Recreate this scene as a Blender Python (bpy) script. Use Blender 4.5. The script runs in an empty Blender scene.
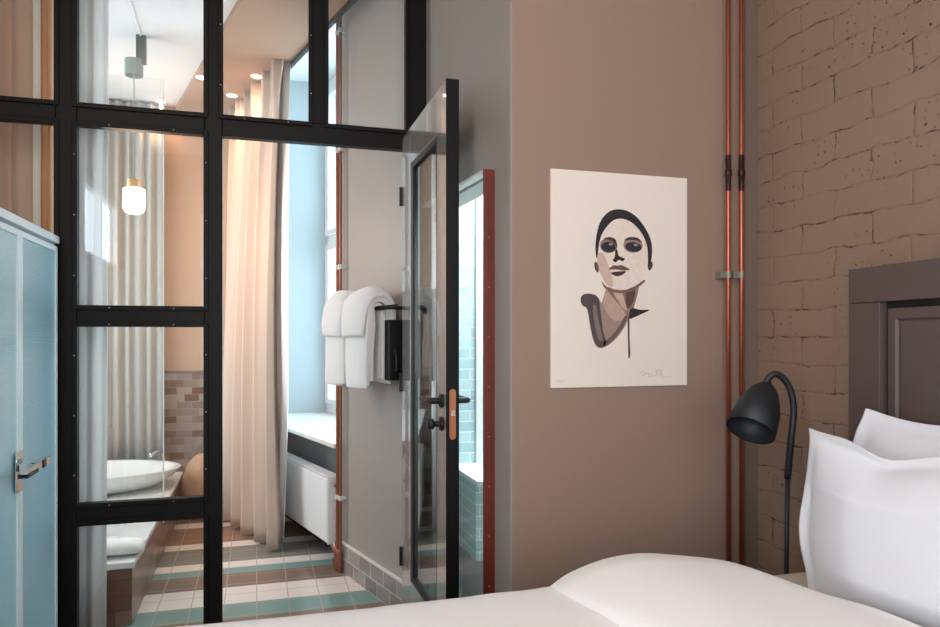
import bpy, bmesh, math, random
from mathutils import Vector, Matrix, noise
random.seed(7)
S = bpy.context.scene
COL = S.collection
PI = math.pi
# ------------------------------------------------------------------ camera constants (metres, level camera)
F = 711.0; CH = 1.245; HZ = 337.0; PSI = math.radians(16.7)
RX, RY = math.cos(PSI), -math.sin(PSI)
FX, FY = math.sin(PSI), math.cos(PSI)

def ray(x, y):
    r = (x-470)/F
    return Vector((RX*r+FX, RY*r+FY, (HZ-y)/F))
def at_Y(x, y, Y):
    d = ray(x, y); return d*(Y/d.y)+Vector((0, 0, CH))
def at_X(x, y, X):
    d = ray(x, y); return d*(X/d.x)+Vector((0, 0, CH))
def at_H(x, y, h):
    d = ray(x, y); return d*((h-CH)/d.z)+Vector((0, 0, CH))
def at_D(x, y, z):
    return ray(x, y)*z+Vector((0, 0, CH))

# bathroom window wall: skewed in plan
WA = math.radians(15)
W0 = Vector((0.637, 3.10, 0)); WD = Vector((-math.sin(WA), math.cos(WA), 0)); WN = Vector((math.cos(WA), math.sin(WA), 0))
def WP(t, s, h):
    return W0+WD*t+WN*s+Vector((0, 0, h))

# ------------------------------------------------------------------ materials
def lin(c):
    return tuple((v/255/12.92 if v/255 <= .04045 else ((v/255+.055)/1.055)**2.4) for v in c)
def mat(name, col, rough=.6, metal=0, coat=0, bump=0, bscale=60, bdist=.002, sheen=0, spec=.5, var=0, vscale=8, emit=None, estr=0):
    m = bpy.data.materials.new(name); m.use_nodes = True
    nt = m.node_tree; b = nt.nodes['Principled BSDF']
    c = lin(col)
    b.inputs['Base Color'].default_value = (*c, 1)
    b.inputs['Roughness'].default_value = rough
    b.inputs['Metallic'].default_value = metal
    b.inputs['Coat Weight'].default_value = coat
    b.inputs['Sheen Weight'].default_value = sheen
    b.inputs['Specular IOR Level'].default_value = spec
    tc = nt.nodes.new('ShaderNodeTexCoord')
    if var:
        n = nt.nodes.new('ShaderNodeTexNoise'); n.inputs['Scale'].default_value = vscale; n.inputs['Detail'].default_value = 5
        nt.links.new(tc.outputs['Object'], n.inputs['Vector'])
        mx = nt.nodes.new('ShaderNodeMix'); mx.data_type = 'RGBA'
        mx.inputs[6].default_value = (*[v*(1-var) for v in c], 1); mx.inputs[7].default_value = (*[min(1, v*(1+var)) for v in c], 1)
        nt.links.new(n.outputs['Fac'], mx.inputs[0]); nt.links.new(mx.outputs[2], b.inputs['Base Color'])
    if bump:
        n = nt.nodes.new('ShaderNodeTexNoise'); n.inputs['Scale'].default_value = bscale; n.inputs['Detail'].default_value = 6
        nt.links.new(tc.outputs['Object'], n.inputs['Vector'])
        bp = nt.nodes.new('ShaderNodeBump'); bp.inputs['Strength'].default_value = bump; bp.inputs['Distance'].default_value = bdist
        nt.links.new(n.outputs['Fac'], bp.inputs['Height']); nt.links.new(bp.outputs['Normal'], b.inputs['Normal'])
    if emit:
        b.inputs['Emission Color'].default_value = (*lin(emit), 1); b.inputs['Emission Strength'].default_value = estr
    return m

def glass(name, tint=(1, 1, 1), ior=1.5, rough=0.0):
    m = bpy.data.materials.new(name); m.use_nodes = True
    nt = m.node_tree; nt.nodes.clear()
    o = nt.nodes.new('ShaderNodeOutputMaterial'); mx = nt.nodes.new('ShaderNodeMixShader')
    t = nt.nodes.new('ShaderNodeBsdfTransparent'); g = nt.nodes.new('ShaderNodeBsdfGlossy'); f = nt.nodes.new('ShaderNodeFresnel')
    t.inputs['Color'].default_value = (*tint, 1); g.inputs['Roughness'].default_value = rough; f.inputs['IOR'].default_value = ior
    ge = nt.nodes.new('ShaderNodeNewGeometry'); io = nt.nodes.new('ShaderNodeMix'); io.data_type = 'FLOAT'
    io.inputs[2].default_value = ior; io.inputs[3].default_value = 1/ior
    nt.links.new(ge.outputs['Backfacing'], io.inputs[0]); nt.links.new(io.outputs[0], f.inputs['IOR'])
    nt.links.new(f.outputs[0], mx.inputs[0]); nt.links.new(t.outputs[0], mx.inputs[1]); nt.links.new(g.outputs[0], mx.inputs[2])
    nt.links.new(mx.outputs[0], o.inputs['Surface'])
    return m

def tile_mat(name, c1, c2, mortar, tw, th, axes='XZ', msize=.004, rough=.25, offset=.5, bump=.5, rot=0):
    m = bpy.data.materials.new(name); m.use_nodes = True
    nt = m.node_tree; b = nt.nodes['Principled BSDF']; b.inputs['Roughness'].default_value = rough
    tc = nt.nodes.new('ShaderNodeTexCoord'); sp = nt.nodes.new('ShaderNodeSeparateXYZ'); cb = nt.nodes.new('ShaderNodeCombineXYZ')
    mp = nt.nodes.new('ShaderNodeMapping'); mp.inputs['Rotation'].default_value = (0, 0, rot)
    nt.links.new(tc.outputs['Object'], mp.inputs[0]); nt.links.new(mp.outputs[0], sp.inputs[0])
    nt.links.new(sp.outputs['XYZ'.index(axes[0])], cb.inputs[0]); nt.links.new(sp.outputs['XYZ'.index(axes[1])], cb.inputs[1])
    br = nt.nodes.new('ShaderNodeTexBrick'); br.offset = offset
    br.inputs['Scale'].default_value = 1; br.inputs['Brick Width'].default_value = tw; br.inputs['Row Height'].default_value = th
    br.inputs['Mortar Size'].default_value = msize; br.inputs['Mortar Smooth'].default_value = .1
    br.inputs['Color1'].default_value = (*lin(c1), 1); br.inputs['Color2'].default_value = (*lin(c2), 1); br.inputs['Mortar'].default_value = (*lin(mortar), 1)
    nt.links.new(cb.outputs[0], br.inputs['Vector']); nt.links.new(br.outputs['Color'], b.inputs['Base Color'])
    bp = nt.nodes.new('ShaderNodeBump'); bp.inputs['Strength'].default_value = bump; bp.inputs['Distance'].default_value = .002; bp.invert = True
    nt.links.new(br.outputs['Fac'], bp.inputs['Height']); nt.links.new(bp.outputs['Normal'], b.inputs['Normal'])
    return m

M = {}
M['taupe'] = mat('taupe_paint', (151, 126, 111), .75, bump=.15, bscale=90, bdist=.001)
M['bathpaint'] = mat('bathroom_paint', (166, 132, 108), .6, bump=.1, bscale=90, bdist=.001)
M['daylit_taupe'] = mat('daylit_taupe_paint', (164, 154, 147), .5, bump=.12, bscale=70, bdist=.001)  # taupe paint with cool daylight greyed into its colour
M['bluepaint'] = mat('reveal_paint', (172, 184, 188), .6)
M['white'] = mat('white_paint', (235, 235, 235), .5)
M['ceil'] = mat('ceiling_paint', (225, 225, 225), .7)
M['black'] = mat('black_steel', (11, 9, 9), .5, coat=0, spec=.22, bump=.08, bscale=200, bdist=.0005)
M['doorblack'] = mat('door_reflection_grey', (138, 134, 128), .2, coat=.8)  # glossy black door, its window reflection put into a grey base
M['blackplain'] = mat('black_matte', (17, 17, 19), .5)
M['lamp'] = mat('lamp_black', (26, 30, 35), .5, bump=.1, bscale=400, bdist=.0003)
M['lampin'] = mat('lamp_inner', (14, 15, 18), .45)
M['copper'] = mat('copper', (186, 106, 82), .33, metal=.85, var=.25, vscale=12)
M['oldcopper'] = mat('tarnished_copper', (70, 45, 42), .4, metal=.7, var=.4, vscale=60)
M['bathcopper'] = mat('bath_copper', (150, 96, 74), .35, metal=.4)
M['chrome'] = mat('chrome', (215, 215, 215), .12, metal=1)
M['screw'] = mat('screw_steel', (190, 188, 190), .3, metal=.7)
M['clip'] = mat('white_clip', (225, 222, 218), .5)
M['galv'] = mat('galvanised_clip', (150, 142, 130), .45, metal=.5)
M['red'] = mat('red_oxide_paint', (104, 36, 24), .45, var=.3, vscale=14)
M['duvet'] = mat('white_cotton', (242, 237, 235), .85, sheen=.2, bump=.12, bscale=9, bdist=.01)
M['pillow'] = mat('white_pillow_cotton', (224, 224, 227), .85, sheen=.2, bump=.1, bscale=9, bdist=.008)
M['linen'] = mat('beige_linen', (205, 190, 172), .9, bump=.3, bscale=250, bdist=.001)
M['headboard'] = mat('headboard_paint', (92, 76, 72), .55, var=.08, vscale=10)
M['groove'] = mat('dark_groove', (30, 24, 24), .8)
M['towel'] = mat('white_terry', (240, 238, 236), .95, sheen=.4, bump=.6, bscale=220, bdist=.004)
M['curtain'] = mat('beige_curtain', (204, 184, 170), .9, sheen=.3, bump=.2, bscale=300, bdist=.001)
M['curtainbrown'] = mat('taupe_curtain', (205, 168, 144), .9, sheen=.3)
M['curtaingrey'] = mat('grey_curtain', (178, 172, 166), .9, sheen=.3)
M['cabframe'] = mat('cabinet_frame', (234, 246, 250), .35)
M['cabin'] = mat('cabinet_panel', (120, 180, 198), .3)
M['porcelain'] = mat('porcelain', (238, 240, 240), .15, coat=.5)
M['radiator'] = mat('radiator_enamel', (238, 238, 238), .35)
M['wicker'] = mat('tan_weave', (186, 148, 118), .8, bump=.8, bscale=60, bdist=.006, var=.2, vscale=40)
M['bedbase'] = mat('bed_base', (92, 80, 74), .8)
M['paper'] = mat('art_paper', (236, 224, 214), .8)
M['glass'] = glass('clear_glass', (.97, .99, .99))
M['doorglass'] = glass('door_glass', (.85, .87, .87), 2.2)
M['wglass'] = glass('window_glass', (.95, .98, 1))
M['tile_brown'] = tile_mat('brown_wall_tile', (96, 62, 46), (150, 134, 124), (150, 122, 104), .10, .052, 'XZ', .002, .2)
M['tile_side'] = tile_mat('brown_side_tile', (112, 80, 66), (140, 110, 96), (90, 66, 56), .13, .066, 'XZ', .002, .3)
M['tile_sideY'] = tile_mat('brown_side_tile_y', (112, 80, 66), (140, 110, 96), (90, 66, 56), .13, .066, 'YZ', .002, .3)
M['tile_skirt'] = tile_mat('grey_skirting_tile', (128, 120, 118), (170, 160, 156), (205, 196, 190), .145, .075, 'YZ', .003, .15, offset=.5, rot=-WA)
M['tile_white'] = tile_mat('pale_shower_tile', (206, 230, 236), (172, 208, 218), (250, 255, 255), .15, .046, 'XZ', .002, .15)
M['tile_blue'] = tile_mat('blue_shower_tile', (150, 196, 206), (186, 220, 226), (220, 240, 242), .12, .046, 'XZ', .002, .15)

def stripe_floor():
    m = bpy.data.materials.new('striped_floor_tile'); m.use_nodes = True
    nt = m.node_tree; b = nt.nodes['Principled BSDF']; b.inputs['Roughness'].default_value = .16
    tc = nt.nodes.new('ShaderNodeTexCoord'); sp = nt.nodes.new('ShaderNodeSeparateXYZ'); nt.links.new(tc.outputs['Object'], sp.inputs[0])
    mr = nt.nodes.new('ShaderNodeMapRange'); mr.inputs[1].default_value = 3.0; mr.inputs[2].default_value = 5.6
    nt.links.new(sp.outputs[1], mr.inputs[0])
    cr = nt.nodes.new('ShaderNodeValToRGB'); cr.color_ramp.interpolation = 'CONSTANT'
    teal, wht, brn, gry, wood = (122, 156, 152), (232, 224, 218), (132, 112, 100), (128, 130, 122), (150, 120, 100)
    seq = [(3.0, brn), (3.14, brn), (3.31, teal), (3.49, wht), (3.73, brn), (3.94, teal), (4.04, wht), (4.15, gry), (4.45, wht), (4.56, wood), (4.95, wht), (5.08, wood)]
    el = cr.color_ramp.elements
    for i, (y, c) in enumerate(seq):
        p = (y-3.0)/2.6
        e = el[i] if i < 2 else el.new(p)
        e.position = p; e.color = (*lin(c), 1)
    nt.links.new(mr.outputs[0], cr.inputs[0])
    br = nt.nodes.new('ShaderNodeTexBrick'); br.offset = 0
    br.inputs['Scale'].default_value = 1; br.inputs['Brick Width'].default_value = .145; br.inputs['Row Height'].default_value = .145
    br.inputs['Mortar Size'].default_value = .0022
    nt.links.new(tc.outputs['Object'], br.inputs['Vector'])
    mx = nt.nodes.new('ShaderNodeMix'); mx.data_type = 'RGBA'; mx.inputs[7].default_value = (*lin((176, 164, 156)), 1)
    nt.links.new(br.outputs['Fac'], mx.inputs[0]); nt.links.new(cr.outputs[0], mx.inputs[6]); nt.links.new(mx.outputs[2], b.inputs['Base Color'])
    return m
M['stripes'] = stripe_floor()

def brick_mat():
    m = bpy.data.materials.new('painted_brick'); m.use_nodes = True
    nt = m.node_tree; b = nt.nodes['Principled BSDF']; b.inputs['Roughness'].default_value = .8
    L = nt.links.new
    tc = nt.nodes.new('ShaderNodeTexCoord'); sp = nt.nodes.new('ShaderNodeSeparateXYZ'); L(tc.outputs['Object'], sp.inputs[0])
    cb = nt.nodes.new('ShaderNodeCombineXYZ'); L(sp.outputs[1], cb.inputs[0]); L(sp.outputs[2], cb.inputs[1])
    wn = nt.nodes.new('ShaderNodeTexNoise'); wn.inputs['Scale'].default_value = 9; wn.inputs['Detail'].default_value = 4; L(cb.outputs[0], wn.inputs['Vector'])
    sub = nt.nodes.new('ShaderNodeVectorMath'); sub.operation = 'SUBTRACT'; sub.inputs[1].default_value = (.5, .5, .5); L(wn.outputs['Color'], sub.inputs[0])
    sc = nt.nodes.new('ShaderNodeVectorMath'); sc.operation = 'SCALE'; sc.inputs['Scale'].default_value = .045; L(sub.outputs[0], sc.inputs[0])
    ad = nt.nodes.new('ShaderNodeVectorMath'); ad.operation = 'ADD'; L(cb.outputs[0], ad.inputs[0]); L(sc.outputs[0], ad.inputs[1])
    br = nt.nodes.new('ShaderNodeTexBrick'); br.inputs['Scale'].default_value = 1; br.inputs['Brick Width'].default_value = .27
    br.inputs['Row Height'].default_value = .089; br.inputs['Mortar Size'].default_value = .006; br.inputs['Mortar Smooth'].default_value = 1.0
    L(ad.outputs[0], br.inputs['Vector'])
    cr_n = nt.nodes.new('ShaderNodeTexNoise'); cr_n.inputs['Scale'].default_value = 19; cr_n.inputs['Detail'].default_value = 8; cr_n.inputs['Roughness'].default_value = .75; L(cb.outputs[0], cr_n.inputs['Vector'])
    ms = nt.nodes.new('ShaderNodeMapRange'); ms.inputs[1].default_value = .50; ms.inputs[2].default_value = .60; L(cr_n.outputs['Fac'], ms.inputs[0])
    fc = nt.nodes.new('ShaderNodeMapRange'); fc.inputs[1].default_value = .55; fc.inputs[2].default_value = .95; L(br.outputs['Fac'], fc.inputs[0])
    crack = nt.nodes.new('ShaderNodeMath'); crack.operation = 'MULTIPLY'; L(ms.outputs[0], crack.inputs[0]); L(fc.outputs[0], crack.inputs[1])
    pn_ = nt.nodes.new('ShaderNodeTexNoise'); pn_.inputs['Scale'].default_value = 75; pn_.inputs['Detail'].default_value = 2; L(cb.outputs[0], pn_.inputs['Vector'])
    pm = nt.nodes.new('ShaderNodeMapRange'); pm.inputs[1].default_value = .66; pm.inputs[2].default_value = .70; L(pn_.outputs['Fac'], pm.inputs[0])
    lm = nt.nodes.new('ShaderNodeTexNoise'); lm.inputs['Scale'].default_value = 4.5; lm.inputs['Detail'].default_value = 3; L(cb.outputs[0], lm.inputs['Vector'])
    lr = nt.nodes.new('ShaderNodeMapRange'); lr.inputs[1].default_value = .5; lr.inputs[2].default_value = .58; L(lm.outputs['Fac'], lr.inputs[0])
    pk = nt.nodes.new('ShaderNodeMath'); pk.operation = 'MULTIPLY'; L(pm.outputs[0], pk.inputs[0]); L(lr.outputs[0], pk.inputs[1])
    c0 = crack; crack = nt.nodes.new('ShaderNodeMath'); crack.operation = 'MAXIMUM'; L(c0.outputs[0], crack.inputs[0]); L(pk.outputs[0], crack.inputs[1])
    base = nt.nodes.new('ShaderNodeMix'); base.data_type = 'RGBA'
    base.inputs[6].default_value = (*lin((136, 112, 95)), 1); base.inputs[7].default_value = (*lin((148, 121, 103)), 1)
    bn = nt.nodes.new('ShaderNodeTexNoise'); bn.inputs['Scale'].default_value = 3; L(cb.outputs[0], bn.inputs['Vector']); L(bn.outputs['Fac'], base.inputs[0])
    mx = nt.nodes.new('ShaderNodeMix'); mx.data_type = 'RGBA'; mx.inputs[7].default_value = (*lin((52, 38, 32)), 1)
    L(crack.outputs[0], mx.inputs[0]); L(base.outputs[2], mx.inputs[6]); L(mx.outputs[2], b.inputs['Base Color'])
    # height: grains + mortar groove + cracks
    fn = nt.nodes.new('ShaderNodeTexNoise'); fn.inputs['Scale'].default_value = 40; fn.inputs['Detail'].default_value = 6; L(cb.outputs[0], fn.inputs['Vector'])
    h1 = nt.nodes.new('ShaderNodeMath'); h1.operation = 'MULTIPLY'; h1.inputs[1].default_value = .5; L(fn.outputs['Fac'], h1.inputs[0])
    h2 = nt.nodes.new('ShaderNodeMath'); h2.operation = 'MULTIPLY_ADD'; h2.inputs[1].default_value = -.36; L(br.outputs['Fac'], h2.inputs[0]); L(h1.outputs[0], h2.inputs[2])
    h3 = nt.nodes.new('ShaderNodeMath'); h3.operation = 'MULTIPLY_ADD'; h3.inputs[1].default_value = -.8; L(crack.outputs[0], h3.inputs[0]); L(h2.outputs[0], h3.inputs[2])
    bp = nt.nodes.new('ShaderNodeBump'); bp.inputs['Strength'].default_value = .6; bp.inputs['Distance'].default_value = .007; L(h3.outputs[0], bp.inputs['Height']); L(bp.outputs[0], b.inputs['Normal'])
    return m
M['brick'] = brick_mat()

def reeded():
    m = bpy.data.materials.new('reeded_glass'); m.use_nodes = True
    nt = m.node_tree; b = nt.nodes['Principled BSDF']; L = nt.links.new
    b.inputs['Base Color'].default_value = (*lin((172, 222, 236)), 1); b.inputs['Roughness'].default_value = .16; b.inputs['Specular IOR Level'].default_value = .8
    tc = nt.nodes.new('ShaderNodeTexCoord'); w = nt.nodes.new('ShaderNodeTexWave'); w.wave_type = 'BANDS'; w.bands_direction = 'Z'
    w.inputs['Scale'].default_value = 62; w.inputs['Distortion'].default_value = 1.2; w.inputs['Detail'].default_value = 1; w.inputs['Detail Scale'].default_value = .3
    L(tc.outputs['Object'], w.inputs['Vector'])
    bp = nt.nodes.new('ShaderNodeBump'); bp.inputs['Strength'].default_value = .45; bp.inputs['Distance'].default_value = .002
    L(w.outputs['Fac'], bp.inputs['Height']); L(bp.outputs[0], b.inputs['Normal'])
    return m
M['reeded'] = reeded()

# ------------------------------------------------------------------ mesh helpers
def link(name, bm, m, parent=None, smooth=False, bevel=0, solid=0, subsurf=0, segs=2):
    bmesh.ops.recalc_face_normals(bm, faces=bm.faces)
    me = bpy.data.meshes.new(name); bm.to_mesh(me); bm.free()
    o = bpy.data.objects.new(name, me); COL.objects.link(o)
    me.materials.append(M[m] if isinstance(m, str) else m)
    if smooth:
        for p in me.polygons: p.use_smooth = True
    if parent:
        o.parent = parent; o.matrix_parent_inverse = Matrix.Translation(parent.location).inverted() if parent.type == 'EMPTY' else Matrix.Identity(4)
        if parent.type != 'EMPTY' and parent.parent: pass
    if solid:
        md = o.modifiers.new('solid', 'SOLIDIFY'); md.thickness = solid; md.offset = 0
    if bevel:
        md = o.modifiers.new('bevel', 'BEVEL'); md.width = bevel; md.segments = segs; md.limit_method = 'ANGLE'
    if subsurf:
        md = o.modifiers.new('sub', 'SUBSURF'); md.levels = subsurf; md.render_levels = subsurf
    return o
def tag(o, label=None, cat=None, group=None, kind=None):
    if label: o['label'] = label
    if cat: o['category'] = cat
    if group: o['group'] = group
    if kind: o['kind'] = kind
    return o
def thing(name, loc, label, cat, group=None):
    o = bpy.data.objects.new(name, None); COL.objects.link(o); o.location = loc; o.empty_display_size = .05
    return tag(o, label, cat, group)
def struct(name, bm, m, label=None, parent=None, **k):
    o = link(name, bm, m, parent, **k); o['kind'] = 'structure'
    if label: o['label'] = label
    return o
def B(): return bmesh.new()
def box(bm, x0, x1, y0, y1, z0, z1):
    v = [bm.verts.new((x, y, z)) for x in (x0, x1) for y in (y0, y1) for z in (z0, z1)]
    for f in ((0, 1, 3, 2), (4, 6, 7, 5), (0, 4, 5, 1), (2, 3, 7, 6), (0, 2, 6, 4), (1, 5, 7, 3)): bm.faces.new([v[i] for i in f])
    return bm
def wbox(bm, t0, t1, s0, s1, h0, h1):
    v = [bm.verts.new(WP(t, s, h)) for t in (t0, t1) for s in (s0, s1) for h in (h0, h1)]
    for f in ((0, 1, 3, 2), (4, 6, 7, 5), (0, 4, 5, 1), (2, 3, 7, 6), (0, 2, 6, 4), (1, 5, 7, 3)): bm.faces.new([v[i] for i in f])
    return bm
def prism(bm, pts, z0, z1):
    a = [bm.verts.new((p[0], p[1], z0)) for p in pts]; b = [bm.verts.new((p[0], p[1], z1)) for p in pts]
    bm.faces.new(a); bm.faces.new(b)
    for i in range(len(pts)):
        j = (i+1) % len(pts); bm.faces.new((a[i], a[j], b[j], b[i]))
    return bm
def tube(bm, pts, r, n=10, caps=True):
    pts = [Vector(p) for p in pts]; rings = []
    up = Vector((0, 0, 1))
    for i, p in enumerate(pts):
        d = (pts[min(i+1, len(pts)-1)]-pts[max(i-1, 0)]).normalized()
        a = d.cross(up)
        if a.length < .15: a = d.cross(Vector((0, 1, 0)))
        if rings and a.dot(pa) < 0: a = -a
        a.normalize(); pa = a; b = d.cross(a).normalized()
        rr = r[i] if isinstance(r, (list, tuple)) else r
        rings.append([bm.verts.new(p+(a*math.cos(2*PI*k/n)+b*math.sin(2*PI*k/n))*rr) for k in range(n)])
    for q, w in zip(rings, rings[1:]):
        for k in range(n): bm.faces.new((q[k], q[(k+1) % n], w[(k+1) % n], w[k]))
    if caps: bm.faces.new(rings[0]); bm.faces.new(rings[-1])
    return bm
def lathe(bm, prof, c, axis=Vector((0, 0, 1)), n=28, sx=1, sy=1, closed=False):
    """prof: list of (radius, height along axis)"""
    axis = Vector(axis).normalized(); a = axis.cross(Vector((0, 1, 0)))
    if a.length < .1: a = axis.cross(Vector((1, 0, 0)))
    a.normalize(); b = axis.cross(a); c = Vector(c); rings = []
    for r, h in prof:
        if r < 1e-6: rings.append([bm.verts.new(c+axis*h)])
        else: rings.append([bm.verts.new(c+axis*h+(a*math.cos(2*PI*k/n)*sx+b*math.sin(2*PI*k/n)*sy)*r) for k in range(n)])
    for q, w in zip(rings, rings[1:]):
        for k in range(n):
            k2 = (k+1) % n
            if len(q) == 1 and len(w) == 1: continue
            if len(q) == 1: bm.faces.new((q[0], w[k2], w[k]))
            elif len(w) == 1: bm.faces.new((q[k], q[k2], w[0]))
            else: bm.faces.new((q[k], q[k2], w[k2], w[k]))
    return bm
def smooth_path(pts, n=8):
    pts = [Vector(p) for p in pts]; out = []
    P = [pts[0]*2-pts[1]]+pts+[pts[-1]*2-pts[-2]]
    for i in range(1, len(P)-2):
        for k in range(n):
            t = k/n
            out.append(.5*((2*P[i])+(-P[i-1]+P[i+1])*t+(2*P[i-1]-5*P[i]+4*P[i+1]-P[i+2])*t*t+(-P[i-1]+3*P[i]-3*P[i+1]+P[i+2])*t**3))
    out.append(pts[-1]); return out

# ------------------------------------------------------------------ ROOM SHELL
AY = 2.105            # art wall plane
BX = 1.685            # brick wall plane
PY = 3.05             # glazed partition plane
H1 = 3.25
def stripX(Y): return .894-.0614*Y
# floors / ceilings
struct('floor', box(B(), -1.45, 1.9, -2.4, 3.0, -.1, 0), mat('oak_floor', (128, 96, 72), .5, var=.2, vscale=4))
struct('floor', box(B(), -1.7, 1.6, 3.0, 5.62, -.1, 0), 'stripes')
struct('ceiling', box(B(), -1.45, 1.9, -2.4, 3.02, H1, H1+.1), 'ceil')
# bathroom ceiling: white field, taupe bulkhead strip, higher soffit over the window niche
def cl(Y): return Vector((-.09-(Y-3.67)*.2563, Y))      # left edge of bulkhead
def cr_(Y):
    t = (Y-3.10)/WD.y; p = WP(t, -.12, 0); return Vector((p.x, Y))
pl = [(-1.7, 3.02), (cl(3.02).x, 3.02), (cl(5.6).x, 5.6), (-1.7, 5.6)]
struct('ceiling', prism(B(), pl, 2.9, 3.0), 'ceil')
pb = [(cl(3.02).x, 3.02), (cr_(3.02).x, 3.02), (cr_(5.6).x, 5.6), (cl(5.6).x, 5.6)]
struct('ceiling', prism(B(), pb, 2.86, 3.0), 'bathpaint')
pn = [(cr_(3.02).x-.02, 3.02), (1.9, 3.02), (1.9, 5.6), (cr_(5.6).x-.02, 5.6)]
struct('ceiling', prism(B(), pn, 3.17, 3.3), 'ceil')
bmw = B(); prism(bmw, [(cr_(3.02).x-.02, 3.02), (cr_(3.02).x, 3.02), (cr_(5.6).x, 5.6), (cr_(5.6).x-.02, 5.6)], 3.0, 3.18)
struct('trim_1', bmw, 'ceil')
# bedroom walls
bm = B(); box(bm, .769, BX, AY, AY+.1, 0, H1); struct('wall_far', bm, 'taupe')
bm = B(); box(bm, BX, BX+.15, -.6, AY+.1, 0, H1); box(bm, BX, BX+.15, -2.4, -1.9, 0, H1); box(bm, BX, BX+.15, -1.9, -.6, 0, .7); box(bm, BX, BX+.15, -1.9, -.6, 2.6, H1)
struct('wall_right', bm, 'brick')
# side return wall, with an opening for the glazed shower screen
bm = B()
def strip(bm, y0, y1, z0, z1, th=.09):
    prism(bm, [(stripX(y0), y0), (stripX(y0)+th, y0), (stripX(y1)+th, y1), (stripX(y1), y1)], z0, z1)
strip(bm, AY, AY+.1, 0, H1, .004); strip(bm, AY+.1, 2.245, 0, H1); strip(bm, 2.245, 2.93, 1.785, H1); strip(bm, 2.93, PY+.02, 0, H1)
struct('wall_return', bm, 'daylit_taupe')
bm = B()
box(bm, -1.45, -1.33, -2.4, -1.9, 0, H1); box(bm, -1.45, -1.33, -.3, 3.02, 0, H1); box(bm, -1.45, -1.33, -1.9, -.3, 0, .7); box(bm, -1.45, -1.33, -1.9, -.3, 2.6, H1)
struct('wall_left', bm, 'taupe')
bm = B()
box(bm, -1.45, -.6, -2.4, -2.3, 0, H1); box(bm, 1.0, 1.9, -2.4, -2.3, 0, H1); box(bm, -.6, 1.0, -2.4, -2.3, 0, .7); box(bm, -.6, 1.0, -2.4, -2.3, 2.6, H1)
struct('wall_rear', bm, 'taupe')
# bathroom walls
bm = B(); box(bm, -1.8, -1.7, 3.0, 3.7, 0, 3.2); box(bm, -1.8, -1.7, 5.0, 5.6, 0, 3.2); box(bm, -1.8, -1.7, 3.7, 5.0, 0, .9); box(bm, -1.8, -1.7, 3.7, 5.0, 2.5, 3.2)
struct('wall_bathroom_left', bm, 'bathpaint')
bm = B(); box(bm, -1.8, 1.0, 5.5, 5.6, 1.0, 3.3); struct('wall_bathroom_back', bm, 'bathpaint')
bm = B(); box(bm, -1.8, .25, 5.5, 5.6, 0, 1.0); box(bm, -1.7, .02, 5.485, 5.5, .995, 1.003)
struct('wall_bathroom_back_tiled', bm, 'tile_brown')
# far reveal face over the back wall, in a cool pale colour
p = WP(0, 0, 0)
def wall_x(Y, s): return W0.x+(Y-(W0.y+WN.y*s))/WD.y*WD.x+WN.x*s
bm = B(); box(bm, wall_x(5.49, .0), wall_x(5.49, .62), 5.49, 5.5, .67, 3.17)
struct('wall_niche_reveal', bm, 'bluepaint')
T0, T1 = .785, 2.50
bm = B(); wbox(bm, -.02, T0, 0, .62, 0, 3.3); struct('wall_bathroom_right', bm, 'daylit_taupe')
bm = B(); wbox(bm, T0, T1, .10, .62, 0, .65); struct('wall_under_window', bm, mat('shaded_niche_wall', (112, 114, 114), .5))  # shade below the sill darkened into the wall colour
# trim between partition jamb and bathroom wall / above partition
struct('trim_2', box(B(), -1.45, .71, PY-.03, PY+.03, 2.86, H1), 'taupe')
bm = B(); wbox(bm, -.02, T0, -.014, 0, 0, .15); struct('baseboard_right', bm, 'tile_skirt')
bm = B(); wbox(bm, -.02, T0, -.016, 0, .15, .157); struct('trim_3', bm, 'clip')
bm = B(); wbox(bm, T0, T1, .084, .10, 0, .15); struct('baseboard_niche', bm, mat('shaded_skirting_tile', (84, 78, 76), .2))  # skirting tile coloured darker for the shade under the radiator
# window sill
bm = B(); wbox(bm, T0-.01, T1, -.045, .49, .65, .675)
struct('trim_window_sill', bm, mat('sill_board', (226, 220, 212), .3, var=.15, vscale=20), bevel=.004)

# bathroom window (in the niche)
WS = .485
def win_member(bm, t0, t1, h0, h1, s0=WS, s1=WS+.06): wbox(bm, t0, t1, s0, s1, h0, h1)
bm = B()
win_member(bm, T0, T0+.06, .67, 3.17); win_member(bm, T1-.21, T1-.12, .67, 3.17); win_member(bm, T0, T1, .67, .75); win_member(bm, T0, T1, 3.08, 3.17); win_member(bm, T0, T1, 1.93, 2.01)
win_member(bm, 1.52, 1.59, .67, 3.17)
win = struct('window_1', bm, 'white', bevel=.004)
bm = B(); wbox(bm, T0, T1, WS+.03, WS+.036, .72, 3.1); struct('window_glass', bm, 'wglass', parent=win)
bm = B()
for t0, t1 in ((T0+.06, 1.52), (1.59, T1-.21)):
    for h0, h1 in ((.75, 1.93), (2.01, 3.08)):
        wbox(bm, t0, t0+.035, WS-.012, WS, h0, h1); wbox(bm, t1-.035, t1, WS-.012, WS, h0, h1); wbox(bm, t0+.035, t1-.035, WS-.012, WS, h0, h0+.035); wbox(bm, t0+.035, t1-.035, WS-.012, WS, h1-.035, h1)
struct('casement', bm, 'white', parent=win, bevel=.003)
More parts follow.
